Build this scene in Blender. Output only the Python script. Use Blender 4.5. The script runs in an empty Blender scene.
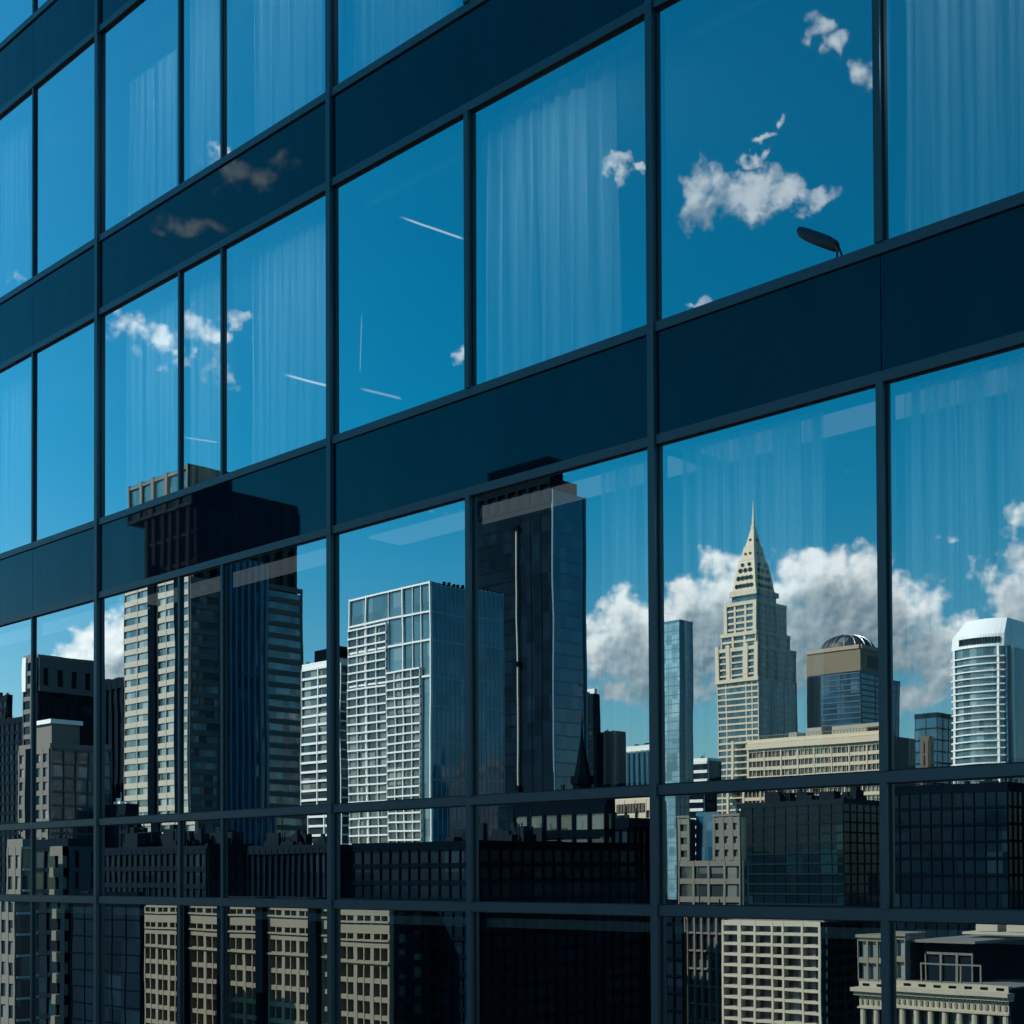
import bpy, math, random
from mathutils import Vector
random.seed(7)
PI = math.pi
S = bpy.context.scene
C = S.collection

# ------------------------------------------------------------------ camera
ZC = 70.0                                   # eye height above the street
CAM = Vector((0, -9.43, ZC))                # 9.43 m in front of the facade plane y = 0
TH, PT, RL = math.radians(45.68544), math.radians(1.12238), math.radians(-0.26175)
F_, CX, CY = 1400.0, 512.0, 846.27
_f = Vector((-math.cos(TH), math.sin(TH), 0)); _r = Vector((math.sin(TH), math.cos(TH), 0)); _u = Vector((0, 0, 1))
FW = _f*math.cos(PT) + _u*math.sin(PT); _u2 = _u*math.cos(PT) - _f*math.sin(PT)
RT = _r*math.cos(RL) + _u2*math.sin(RL); UP = _u2*math.cos(RL) - _r*math.sin(RL)
cd = bpy.data.cameras.new('camera'); cam = bpy.data.objects.new('camera', cd); C.objects.link(cam)
from mathutils import Matrix
m3 = Matrix((RT, UP, -FW)).transposed()
cam.matrix_world = Matrix.Translation(CAM) @ m3.to_4x4()
cd.sensor_width = 36; cd.lens = F_/1024*36; cd.shift_y = (CY-512)/1024; cd.clip_start = .1; cd.clip_end = 20000
S.camera = cam
S.view_settings.view_transform = 'Standard'; S.view_settings.look = 'None'; S.view_settings.exposure = 0.75
try:
    S.cycles.max_bounces = 10; S.cycles.glossy_bounces = 5; S.cycles.diffuse_bounces = 3; S.cycles.transparent_max_bounces = 12
    S.cycles.caustics_reflective = False; S.cycles.caustics_refractive = False
except Exception: pass

def ray(px, py):                            # direction through a photo point; the city is surveyed as its mirror image
    return FW + RT*((px-CX)/F_) + UP*((CY-py)/F_)

# ------------------------------------------------------------------ node helpers
class NT:
    def __init__(s, nt): s.nt = nt
    def n(s, t, **k):
        o = s.nt.nodes.new(t)
        for a, b in k.items():
            if a.startswith('i_'): o.inputs[a[2:].replace('_', ' ')].default_value = b
            else: setattr(o, a, b)
        return o
    def l(s, a, b): s.nt.links.new(a, b)
    def m(s, op, a, b=0.0, c=None, clamp=False):
        o = s.nt.nodes.new('ShaderNodeMath'); o.operation = op; o.use_clamp = clamp
        for i, v in enumerate((a, b, c)):
            if v is None: continue
            if isinstance(v, (int, float)): o.inputs[i].default_value = v
            else: s.nt.links.new(v, o.inputs[i])
        return o.outputs[0]
    def mix(s, f, a, b, bt='MIX'):
        o = s.nt.nodes.new('ShaderNodeMix'); o.data_type = 'RGBA'; o.blend_type = bt
        for i, v in ((0, f), (6, a), (7, b)):
            if isinstance(v, (int, float)): o.inputs[i].default_value = v
            elif isinstance(v, tuple): o.inputs[i].default_value = (*v, 1)
            else: s.nt.links.new(v, o.inputs[i])
        return o.outputs[2]
    def sstep(s, v, lo, hi):
        o = s.nt.nodes.new('ShaderNodeMapRange'); o.interpolation_type = 'SMOOTHSTEP'
        s.nt.links.new(v, o.inputs[0]); o.inputs[1].default_value = lo; o.inputs[2].default_value = hi
        return o.outputs[0]

# ------------------------------------------------------------------ sky and sun
SUN_EL = math.radians(38)
_a = (-0.55, 0.83); _n = math.hypot(*_a)
SUN = Vector((_a[0]/_n*math.cos(SUN_EL), _a[1]/_n*math.cos(SUN_EL), math.sin(SUN_EL)))
sl = bpy.data.lights.new('sun', 'SUN'); sl.energy = 4.6; sl.angle = math.radians(.5); sl.color = (1, .90, .76)
so = bpy.data.objects.new('sun', sl); C.objects.link(so); so.location = (0, 0, 200)
so.rotation_euler = (-SUN).to_track_quat('-Z', 'Y').to_euler()

def azel(px, py):                           # sky angle (degrees) seen in the facade at a photo point
    d = ray(px, py).normalized()
    return math.degrees(math.atan2(-d.x, d.y)), math.degrees(math.asin(d.z))
W = bpy.data.worlds.new('World'); S.world = W; W.use_nodes = True
W.node_tree.nodes.clear(); W.cycles.sampling_method = 'NONE'; w = NT(W.node_tree)

# cumulus: (px, py, rx, ry, strength)
CL = [(596,650,24,34,1.1),(622,628,30,34,1.1),(650,655,42,44,1.4),(690,604,30,30,1.1),(728,594,36,34,1.2),(700,645,64,44,1.6),
      (792,588,34,32,1.1),(826,578,36,30,1.2),(866,586,36,34,1.2),(830,640,76,50,1.7),(905,615,44,44,1.2),(940,655,66,36,1.15),(985,650,56,34,1.1),(1035,600,50,60,1.1),(760,670,70,34,1.2),
      (640,692,60,16,1.0),(920,690,40,18,1.0),(955,538,40,12,.35),(1022,512,30,20,.75),(770,715,60,10,.5),(900,700,70,12,.7),
      (84,645,24,24,1.1),(118,655,24,38,1.3),(58,662,18,10,.6),
      (124,326,24,15,1),(160,341,34,19,1.1),(202,338,26,19,1),(222,372,22,20,.85),(238,392,14,12,.6),(175,360,30,8,.4),
      (185,222,44,13,.95),(242,172,36,20,1),(228,150,12,12,.8),(285,165,30,12,.45),
      (698,180,22,24,1.35),(712,208,34,22,1.35),(745,196,46,24,1.45),(785,198,34,15,1.3),(818,198,26,13,1.25),(752,160,14,6,.95),(764,144,13,6,.9),(777,128,7,12,.95),
      (816,30,20,16,1.05),(832,46,18,16,1.0),(822,62,12,12,.7),(858,76,13,28,.85),(872,95,9,18,.7),(618,160,18,9,1.05),(626,174,9,12,.9),(644,162,14,5,.95),(240,318,20,9,.8),
      (457,356,12,9,.7),(705,303,20,5,.6),(762,284,9,4,.6),(243,418,26,6,.4),(15,270,9,16,.65),
      (555,468,40,8,.45),(430,502,50,6,.35)]
STREAK = [(398,218,463,241,1.0,1.0),(283,374,331,386,1.2,1.0),(358,390,402,401,1.2,.5),(185,436,222,442,.9,.45),(361,312,360,374,.6,.4)]   # aircraft trails
def blobs_group():
    g = bpy.data.node_groups.new('cloud_masses', 'ShaderNodeTree'); G = NT(g)
    g.interface.new_socket('Dir', in_out='INPUT', socket_type='NodeSocketVector'); g.interface.new_socket('Field', in_out='OUTPUT', socket_type='NodeSocketFloat')
    gi = g.nodes.new('NodeGroupInput'); go = g.nodes.new('NodeGroupOutput'); cur = None
    for px, py, rx, ry, st in CL:
        if py > 540: st += .35
        a0, e0 = azel(px, py); ra = abs(azel(px+rx, py)[0]-a0); re = abs(azel(px, py+ry)[1]-e0); kk = math.sqrt(.75)
        va = G.n('ShaderNodeVectorMath', operation='MULTIPLY_ADD'); G.l(gi.outputs[0], va.inputs[0])
        va.inputs[1].default_value = (kk/ra, kk/re, 0); va.inputs[2].default_value = (-a0*kk/ra, -e0*kk/re, 0)
        vd = G.n('ShaderNodeVectorMath', operation='DOT_PRODUCT'); G.l(va.outputs[0], vd.inputs[0]); G.l(va.outputs[0], vd.inputs[1])
        v = G.m('SUBTRACT', .75 + (st-1)*.85, vd.outputs['Value'])
        cur = v if cur is None else G.m('SMOOTH_MAX', cur, v, .15)
    G.l(G.m('MAXIMUM', cur, -1.2), go.inputs[0]); return g
def puffs_group():
    g = bpy.data.node_groups.new('cloud_puffs', 'ShaderNodeTree'); G = NT(g)
    g.interface.new_socket('Dir', in_out='INPUT', socket_type='NodeSocketVector'); g.interface.new_socket('Field', in_out='OUTPUT', socket_type='NodeSocketFloat')
    gi = g.nodes.new('NodeGroupInput'); go = g.nodes.new('NodeGroupOutput')
    n1 = G.n('ShaderNodeTexNoise', i_Scale=.80, i_Detail=7.0, i_Roughness=.56, i_Distortion=.2); G.l(gi.outputs[0], n1.inputs['Vector'])
    va = G.n('ShaderNodeVectorMath', operation='MULTIPLY_ADD'); G.l(n1.outputs['Color'], va.inputs[0]); va.inputs[1].default_value = (.7, .7, 0); G.l(gi.outputs[0], va.inputs[2])
    n2 = G.n('ShaderNodeTexVoronoi', i_Scale=1.1); n2.feature = 'SMOOTH_F1'; n2.inputs['Smoothness'].default_value = .5; G.l(va.outputs[0], n2.inputs['Vector'])
    n3 = G.n('ShaderNodeTexVoronoi', i_Scale=2.9); n3.feature = 'SMOOTH_F1'; n3.inputs['Smoothness'].default_value = .5; G.l(va.outputs[0], n3.inputs['Vector'])
    f2 = G.m('MULTIPLY', G.m('SUBTRACT', n1.outputs[0], .5), 1.5)
    f2 = G.m('ADD', f2, G.m('MULTIPLY', G.m('SUBTRACT', .42, n2.outputs['Distance']), .95))
    f2 = G.m('ADD', f2, G.m('MULTIPLY', G.m('SUBTRACT', .38, n3.outputs['Distance']), .45))
    n4 = G.n('ShaderNodeTexNoise', i_Scale=2.2, i_Detail=6.0, i_Roughness=.52, i_Distortion=.6); G.l(gi.outputs[0], n4.inputs['Vector'])
    f2 = G.m('ADD', f2, G.m('MULTIPLY', G.m('SUBTRACT', n4.outputs[0], .5), .75))
    G.l(f2, go.inputs[0]); return g
BG_, PG_ = blobs_group(), puffs_group()
tc = w.n('ShaderNodeTexCoord'); sp = w.n('ShaderNodeSeparateXYZ'); w.l(tc.outputs['Generated'], sp.inputs[0])
az = w.m('MULTIPLY', w.m('ARCTAN2', w.m('MULTIPLY', sp.outputs[0], -1), w.m('MULTIPLY', sp.outputs[1], -1)), 180/PI)
el = w.m('MULTIPLY', w.m('ARCSINE', sp.outputs[2]), 180/PI)
cb = w.n('ShaderNodeCombineXYZ'); w.l(az, cb.inputs[0]); w.l(el, cb.inputs[1])
def samp(g, da, de):
    o = w.n('ShaderNodeVectorMath', operation='ADD'); w.l(cb.outputs[0], o.inputs[0]); o.inputs[1].default_value = (da, de, 0)
    k = w.n('ShaderNodeGroup'); k.node_tree = g; w.l(o.outputs[0], k.inputs[0]); return k.outputs[0]
wn_ = w.n('ShaderNodeTexNoise', i_Scale=.75, i_Detail=4.0, i_Roughness=.55); w.l(cb.outputs[0], wn_.inputs['Vector'])
wm_ = w.n('ShaderNodeVectorMath', operation='MULTIPLY_ADD'); w.l(wn_.outputs['Color'], wm_.inputs[0]); wm_.inputs[1].default_value = (2.2, 2.2, 0); w.l(cb.outputs[0], wm_.inputs[2])
wo_ = w.n('ShaderNodeVectorMath', operation='SUBTRACT'); w.l(wm_.outputs[0], wo_.inputs[0]); wo_.inputs[1].default_value = (1.1, 1.1, 0)
plain = cb; cb = wo_; b0, b3 = samp(BG_, 0, 0), samp(BG_, .3, 1.5); cb = plain
p0, p1, p3 = samp(PG_, 0, 0), samp(PG_, .12, .16), samp(PG_, .35, .9)
f0 = w.m('ADD', b0, p0)
dens = w.sstep(f0, -.10, 1.0)
lit = w.m('MULTIPLY_ADD', w.m('SUBTRACT', p0, p1), .26, .92)
lit = w.m('MULTIPLY_ADD', w.m('SUBTRACT', p0, p3), .12, lit)
lit = w.m('SUBTRACT', lit, w.m('MULTIPLY', w.sstep(b3, -.3, 1.25), .78), clamp=True)
sky = w.n('ShaderNodeTexSky', sky_type='NISHITA', sun_disc=False, sun_elevation=SUN_EL, sun_rotation=math.atan2(SUN.x, SUN.y), altitude=100, air_density=1.0, dust_density=.6, ozone_density=2.5)
SKY_GAIN = .10
elf = w.m('SUBTRACT', w.sstep(el, 0.5, 18.0), w.m('MULTIPLY', w.sstep(az, 46, 68), .22), clamp=True)
tint = w.mix(elf, (.68, .98, .97), (.02, .985, 1.12))
deep = w.mix(1.0, sky.outputs[0], tint, 'MULTIPLY')
# polarised band of the sky, darkest about ninety degrees from the sun
pol = w.n('ShaderNodeMapRange'); w.l(az, pol.inputs[0])
for i_, v_ in ((1, 20), (2, 68), (3, .70), (4, 1.10)): pol.inputs[i_].default_value = v_
hs = w.n('ShaderNodeVectorMath', operation='SCALE'); w.l(deep, hs.inputs[0]); w.l(pol.outputs[0], hs.inputs['Scale'])
ccol = w.mix(lit, (1.5, 2.3, 2.8), (9.6, 9.6, 9.3))
# thin high haze bands and aircraft trails
tr = None
for x0, y0, x1, y1, wd, st in STREAK:
    a0, e0 = azel(x0, y0); a1, e1 = azel(x1, y1); L = math.hypot(a1-a0, e1-e0); ux, uy = (a1-a0)/L, (e1-e0)/L
    da = w.m('SUBTRACT', az, a0); de = w.m('SUBTRACT', el, e0)
    t = w.m('ADD', w.m('MULTIPLY', da, ux), w.m('MULTIPLY', de, uy)); p = w.m('ABSOLUTE', w.m('SUBTRACT', w.m('MULTIPLY', da, uy), w.m('MULTIPLY', de, ux)))
    hw = wd*.04
    a = w.m('MULTIPLY', w.sstep(t, -.02, .25*L), w.sstep(t, L*1.02, L*.9)); b = w.sstep(p, hw*1.3, hw*.3)
    v = w.m('MULTIPLY', w.m('MULTIPLY', a, b), .55*st)
    tr = v if tr is None else w.m('MAXIMUM', tr, v)
c1 = w.mix(w.m('MULTIPLY', dens, w.m('SUBTRACT', .94, w.m('MULTIPLY', w.sstep(el, 15, 24), .38))), hs.outputs[0], ccol)
c2 = w.mix(tr, c1, (8, 8.5, 9))
bg = w.n('ShaderNodeBackground', i_Strength=SKY_GAIN); w.l(c2, bg.inputs[0])
wo = w.n('ShaderNodeOutputWorld'); w.l(bg.outputs[0], wo.inputs[0])

# ------------------------------------------------------------------ materials
def mat(name):
    m = bpy.data.materials.new(name); m.use_nodes = True; m.node_tree.nodes.clear(); k = NT(m.node_tree)
    k.out = k.n('ShaderNodeOutputMaterial'); return m, k
def solid(name, col, rough=.6, metal=0.0, var=.12, scale=.6, streak=True, ior=1.45):
    m, k = mat(name); p = k.n('ShaderNodeBsdfPrincipled', i_Roughness=rough, i_Metallic=metal, i_IOR=ior)
    t = k.n('ShaderNodeTexCoord'); mp = k.n('ShaderNodeMapping'); k.l(t.outputs['Object'], mp.inputs[0])
    mp.inputs['Scale'].default_value = (1, 1, .25 if streak else 1)
    nz = k.n('ShaderNodeTexNoise', i_Scale=scale, i_Detail=6.0, i_Roughness=.6); k.l(mp.outputs[0], nz.inputs['Vector'])
    f = k.m('MULTIPLY_ADD', k.m('SUBTRACT', nz.outputs[0], .5), 2*var, 1.0)
    v = k.n('ShaderNodeVectorMath', operation='SCALE'); v.inputs[0].default_value = col; k.l(f, v.inputs['Scale'])
    k.l(v.outputs[0], p.inputs['Base Color']); k.l(p.outputs[0], k.out.inputs[0]); return m
def cityglass(name, col, lite=(.35, .38, .36), amount=.25, bay=3.0, floor=3.9, rough=.06, metal=.0, ior=1.9, jit=.35):
    """curtain glass of a far building: each pane has its own blind or room tone"""
    m, k = mat(name); p = k.n('ShaderNodeBsdfPrincipled', i_Roughness=rough, i_Metallic=metal, i_IOR=ior)
    t = k.n('ShaderNodeTexCoord'); s1 = k.n('ShaderNodeVectorMath', operation='ADD'); k.l(t.outputs['Object'], s1.inputs[0]); s1.inputs[1].default_value = (.37*bay, .37*bay, .13)
    s2 = k.n('ShaderNodeVectorMath', operation='DIVIDE'); k.l(s1.outputs[0], s2.inputs[0]); s2.inputs[1].default_value = (bay, bay, floor)
    s3 = k.n('ShaderNodeVectorMath', operation='FLOOR'); k.l(s2.outputs[0], s3.inputs[0])
    wn = k.n('ShaderNodeTexWhiteNoise'); k.l(s3.outputs[0], wn.inputs['Vector'])
    nz = k.n('ShaderNodeTexNoise', i_Scale=.05, i_Detail=2.0); k.l(t.outputs['Object'], nz.inputs['Vector'])
    on = k.sstep(wn.outputs['Value'], 1-amount-.03, 1-amount+.03)
    on = k.m('MULTIPLY', on, k.sstep(nz.outputs[0], .35, .6))
    sc = k.n('ShaderNodeSeparateColor'); k.l(wn.outputs['Color'], sc.inputs[0])
    v = k.n('ShaderNodeVectorMath', operation='SCALE'); v.inputs[0].default_value = col; k.l(k.m('MULTIPLY_ADD', k.m('SUBTRACT', sc.outputs[0], .5), 2*jit, 1.0), v.inputs['Scale'])
    c = k.mix(k.m('MULTIPLY', on, k.m('MULTIPLY_ADD', sc.outputs[1], .6, .2)), v.outputs[0], lite)
    k.l(c, p.inputs['Base Color'])
    # panes sit very slightly out of plane
    nm = k.n('ShaderNodeNewGeometry'); a = k.n('ShaderNodeVectorMath', operation='SUBTRACT'); k.l(wn.outputs['Color'], a.inputs[0]); a.inputs[1].default_value = (.5, .5, .5)
    b = k.n('ShaderNodeVectorMath', operation='SCALE'); k.l(a.outputs[0], b.inputs[0]); b.inputs['Scale'].default_value = .03
    d = k.n('ShaderNodeVectorMath', operation='ADD'); k.l(nm.outputs['Normal'], d.inputs[0]); k.l(b.outputs[0], d.inputs[1])
    e = k.n('ShaderNodeVectorMath', operation='NORMALIZE'); k.l(d.outputs[0], e.inputs[0]); k.l(e.outputs[0], p.inputs['Normal'])
    k.l(p.outputs[0], k.out.inputs[0]); return m

# window glass of the facade: coated, mirror-like, slightly wavy
def facade_glass():
    m, k = mat('coated_window_glass')
    t = k.n('ShaderNodeTexCoord'); nz = k.n('ShaderNodeTexNoise', i_Scale=.9, i_Detail=1.5, i_Roughness=.4); k.l(t.outputs['Object'], nz.inputs['Vector'])
    bp = k.n('ShaderNodeBump', i_Strength=1.0, i_Distance=.0005); k.l(nz.outputs[0], bp.inputs['Height'])
    gl = k.n('ShaderNodeBsdfGlossy', i_Roughness=0.0); gl.inputs[0].default_value = (.86, .95, .99, 1); k.l(bp.outputs[0], gl.inputs['Normal'])
    tr = k.n('ShaderNodeBsdfTransparent'); tr.inputs[0].default_value = (.86, .98, 1.0, 1)
    fr = k.n('ShaderNodeFresnel', i_IOR=2.0)
    fac = k.m('MULTIPLY_ADD', fr.outputs[0], 2.2, .28, clamp=True)
    mx = k.n('ShaderNodeMixShader'); k.l(fac, mx.inputs[0]); k.l(tr.outputs[0], mx.inputs[1]); k.l(gl.outputs[0], mx.inputs[2])
    k.l(mx.outputs[0], k.out.inputs[0]); return m
def spandrel_glass():
    m, k = mat('navy_spandrel_glass')
    df = k.n('ShaderNodeBsdfDiffuse'); df.inputs[0].default_value = (.0025, .013, .024, 1)
    t = k.n('ShaderNodeTexCoord'); nz = k.n('ShaderNodeTexNoise', i_Scale=.9, i_Detail=1.5); k.l(t.outputs['Object'], nz.inputs['Vector'])
    bp = k.n('ShaderNodeBump', i_Strength=1.0, i_Distance=.0004); k.l(nz.outputs[0], bp.inputs['Height'])
    gl = k.n('ShaderNodeBsdfGlossy', i_Roughness=.015); gl.inputs[0].default_value = (.8, .95, 1, 1); k.l(bp.outputs[0], gl.inputs['Normal'])
    fr = k.n('ShaderNodeFresnel', i_IOR=1.55)
    n5 = k.n('ShaderNodeTexNoise', i_Scale=1.6, i_Detail=5.0, i_Roughness=.65); mp5 = k.n('ShaderNodeMapping'); mp5.inputs['Scale'].default_value = (1.5, 1, .35); k.l(t.outputs['Object'], mp5.inputs[0]); k.l(mp5.outputs[0], n5.inputs['Vector'])
    fac = k.m('MULTIPLY', fr.outputs[0], k.m('MULTIPLY_ADD', n5.outputs[0], .35, .66))
    mx = k.n('ShaderNodeMixShader'); k.l(fac, mx.inputs[0]); k.l(df.outputs[0], mx.inputs[1]); k.l(gl.outputs[0], mx.inputs[2])
    k.l(mx.outputs[0], k.out.inputs[0]); return m
M = {}
M['glass'] = facade_glass(); M['spandrel'] = spandrel_glass()
M['alu'] = solid('slate_blue_aluminium', (.028, .060, .080), .35, .0, .18, 2.2, ior=1.55)
M['gasket'] = solid('black_gasket', (.012, .02, .028), .6, 0, .05)
M['seal'] = solid('panel_joint_seal', (.01, .03, .05), .6, 0, .05)
M['ceil'] = solid('white_ceiling', (.75, .76, .74), .8, 0, .04)
M['inner'] = solid('room_wall', (.10, .12, .14), .8, 0, .1)
M['carpet'] = solid('office_carpet', (.08, .09, .10), .9, 0, .1)
M['lampmetal'] = solid('dark_lamp_metal', (.02, .025, .03), .45, 0, .05)
def curtain_mat():
    m, k = mat('sheer_white_curtain'); d = k.n('ShaderNodeBsdfDiffuse'); d.inputs[0].default_value = (.90, .92, .90, 1)
    tl = k.n('ShaderNodeBsdfTranslucent'); tl.inputs[0].default_value = (.7, .72, .7, 1); tr = k.n('ShaderNodeBsdfTransparent')
    t = k.n('ShaderNodeTexCoord'); mp = k.n('ShaderNodeMapping'); mp.inputs['Scale'].default_value = (16, 2, .12); k.l(t.outputs['Object'], mp.inputs[0])
    nz = k.n('ShaderNodeTexNoise', i_Scale=1.0, i_Detail=4.0); k.l(mp.outputs[0], nz.inputs['Vector'])
    a = k.n('ShaderNodeMixShader', i_Fac=.45); k.l(d.outputs[0], a.inputs[1]); k.l(tl.outputs[0], a.inputs[2])
    b = k.n('ShaderNodeMixShader'); k.l(k.m('MULTIPLY_ADD', k.sstep(nz.outputs[0], .36, .72), .78, .0), b.inputs[0]); k.l(a.outputs[0], b.inputs[1]); k.l(tr.outputs[0], b.inputs[2])
    k.l(b.outputs[0], k.out.inputs[0]); return m
M['curtain'] = curtain_mat()
def lit_strip(e):
    m, k = mat('lit_ceiling_strip'); em = k.n('ShaderNodeEmission', i_Strength=e); em.inputs[0].default_value = (.85, .95, 1, 1); k.l(em.outputs[0], k.out.inputs[0]); return m
M['strip'] = lit_strip(.075)

# ------------------------------------------------------------------ mesh helpers
class MB:
    """collects boxes and other solids for one mesh"""
    def __init__(s): s.v = []; s.f = []
    def box(s, x0, x1, y0, y1, z0, z1):
        if x0 > x1: x0, x1 = x1, x0
        if y0 > y1: y0, y1 = y1, y0
        if z0 > z1: z0, z1 = z1, z0
        return s.frus(x0, x1, y0, y1, z0, x0, x1, y0, y1, z1)
    def frus(s, x0, x1, y0, y1, z0, X0, X1, Y0, Y1, z1):
        b = len(s.v)
        s.v += [(x0,y0,z0),(x1,y0,z0),(x1,y1,z0),(x0,y1,z0),(X0,Y0,z1),(X1,Y0,z1),(X1,Y1,z1),(X0,Y1,z1)]
        s.f += [tuple(b+i for i in q) for q in ((3,2,1,0),(4,5,6,7),(0,1,5,4),(1,2,6,5),(2,3,7,6),(3,0,4,7))]; return s
    def prism(s, pts, z0, z1, top=None):
        b = len(s.v); n = len(pts); tp = top or pts
        s.v += [(x, y, z0) for x, y in pts] + [(x, y, z1) for x, y in tp]
        s.f += [tuple(b+i for i in reversed(range(n))), tuple(b+n+i for i in range(n))]
        s.f += [(b+i, b+(i+1) % n, b+n+(i+1) % n, b+n+i) for i in range(n)]; return s
    def tube(s, pts, r, n=8, caps=True):
        rings = []
        rs = r if isinstance(r, list) else [r]*len(pts)
        for i, p in enumerate(pts):
            p = Vector(p); a = Vector(pts[max(i-1, 0)]); c = Vector(pts[min(i+1, len(pts)-1)]); t = (c-a).normalized()
            h = Vector((0, 1, 0)) if abs(t.y) < .9 else Vector((1, 0, 0)); e1 = t.cross(h).normalized(); e2 = t.cross(e1)
            rings.append(len(s.v)); s.v += [tuple(p + (e1*math.cos(2*PI*j/n) + e2*math.sin(2*PI*j/n))*rs[i]) for j in range(n)]
        for a, c in zip(rings, rings[1:]):
            s.f += [(a+j, a+(j+1) % n, c+(j+1) % n, c+j) for j in range(n)]
        s.f += [tuple(rings[0]+j for j in reversed(range(n))), tuple(rings[-1]+j for j in range(n))]; return s
    def build(s, name, m, parent=None, org=(0, 0, 0), mirror=False, smooth=False):
        ox, oy, oz = org
        if mirror: vs = [(x-ox, -(y-oy), z-oz) for x, y, z in s.v]; fs = [tuple(reversed(q)) for q in s.f]
        else: vs = [(x-ox, y-oy, z-oz) for x, y, z in s.v]; fs = s.f
        me = bpy.data.meshes.new(name); me.from_pydata(vs, [], fs); me.materials.append(m)
        if smooth:
            for p in me.polygons: p.use_smooth = True
        o = bpy.data.objects.new(name, me); C.objects.link(o)
        if parent: o.parent = parent
        return o
def tag(o, label=None, cat=None, group=None, kind=None):
    for a, b in (('label', label), ('category', cat), ('group', group), ('kind', kind)):
        if b: o[a] = b
    return o
def empty(name, loc, label, cat, group=None):
    o = bpy.data.objects.new(name, None); C.objects.link(o); o.location = loc; o.empty_display_size = .5
    return tag(o, label, cat, group)

# ------------------------------------------------------------------ ground and streets
ga = MB(); ga.box(-5000, 5000, -5000, 5000, -1, 0)
gm = solid('city_ground', (.06, .062, .065), .9, 0, .3, .02, False)
tag(ga.build('ground', gm), kind='structure')

# ------------------------------------------------------------------ THE FACADE
MX = [-38, -32.2, -27.0, -21.9, -16.839, -11.891, -7.466, -2.9, 1.6, 6.2, 10.8]        # main mullions
INN = {-21.9: [-18.662], -16.839: [-14.871, -13.951], -11.891: [-9.740], -7.466: [-5.292]}
INN_DEF = [.48]
HT = [15.1, 11.288, 7.484, 3.709, -.318]                                                # window heads
HB = [12.264, 8.468, 4.681, .707]                                                       # window sills
root = empty('office_building', (0, 0, 0), 'blue glass office building with dark navy spandrel bands mirroring a city skyline', 'building')
XL, XR = MX[0], MX[-1]
Tt, Tb = .045, .045          # transom half heights
def Zw(h): return ZC + h
def transom(h, hh=.042, d=.042):
    b = MB(); b.box(XL, XR, -d, .0, Zw(h)-hh, Zw(h)+hh); b.build('transom', M['alu'], root)
for h in (15.1+.97,)+tuple(HT[:4])+tuple(HB): transom(h)
transom(HT[4], .045)
low = [-.318-3.3, -.318-4.3]
for h in low: transom(h)
for x in MX:
    b = MB(); b.box(x-.036, x+.036, -.062, 0, Zw(-7.5), Zw(17.4)); b.build('mullion', M['alu'], root)
def inner(i):
    x0, x1 = MX[i], MX[i+1]
    return INN.get(x0, [x0 + (x1-x0)*f for f in INN_DEF])
rows = [(15.1, 12.264), (11.288, 8.468), (7.484, 4.681), (3.709, .707), (.707, -.318), (-.318, -.318-3.3)]
spans = [(15.1+.97, 15.1), (12.264, 11.288), (8.468, 7.484), (4.681, 3.709), (-.318-3.3, -.318-4.3)]
for i in range(len(MX)-1):
    xs = [MX[i]] + inner(i) + [MX[i+1]]
    for top, bot in rows:
        for j in range(len(xs)-1):
            a = xs[j] + (.036 if j == 0 else .030 if xs[j] in (-9.740, -5.292) else .018); c = xs[j+1] - (.036 if j == len(xs)-2 else .030 if xs[j+1] in (-9.740, -5.292) else .018)
            zt, zb = Zw(top)-.043, Zw(bot)+.043
            fr = MB(); t = .012
            fr.box(a, a+t, -.012, .11, zb, zt); fr.box(c-t, c, -.012, .11, zb, zt)
            fr.box(a+t, c-t, -.010, .108, zt-t, zt); fr.box(a+t, c-t, -.010, .108, zb, zb+t)
            fo = fr.build('window', M['gasket'], root)
            ga_ = MB(); tx, tz = random.uniform(-1, 1)*.0016, random.uniform(-1, 1)*.0012
            xm, zm = (a+c)/2, (zt+zb)/2
            P = [(x, (x-xm)*tx+(z-zm)*tz, z) for x, z in ((a+.01, zb+.01), (c-.01, zb+.01), (c-.01, zt-.01), (a+.01, zt-.01))]
            ga_.v = P; ga_.f = [(0, 1, 2, 3)]; ga_.build('glass', M['glass'], fo)
        for x in xs[1:-1]:
            b = MB(); hw = .030 if x in (-9.740, -5.292) else .018
            b = MB(); b.box(x-hw, x+hw, -.058 if hw > .02 else -.035, -.0, Zw(bot)+.042, Zw(top)-.042); b.build('inner_mullion', M['alu'], root)
    for top, bot in spans:
        js = [MX[i], MX[i+1]] if i not in (3, 6) else [MX[i], inner(i)[0], MX[i+1]]
        for j in range(len(js)-1):
            a = js[j] + (.036 if j == 0 else .004); c = js[j+1] - (.036 if j == len(js)-2 else .004)
            b = MB(); b.box(a, c, -.02, .06, Zw(bot)+.043, Zw(top)-.043); b.build('spandrel_panel', M['spandrel'], root)
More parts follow.
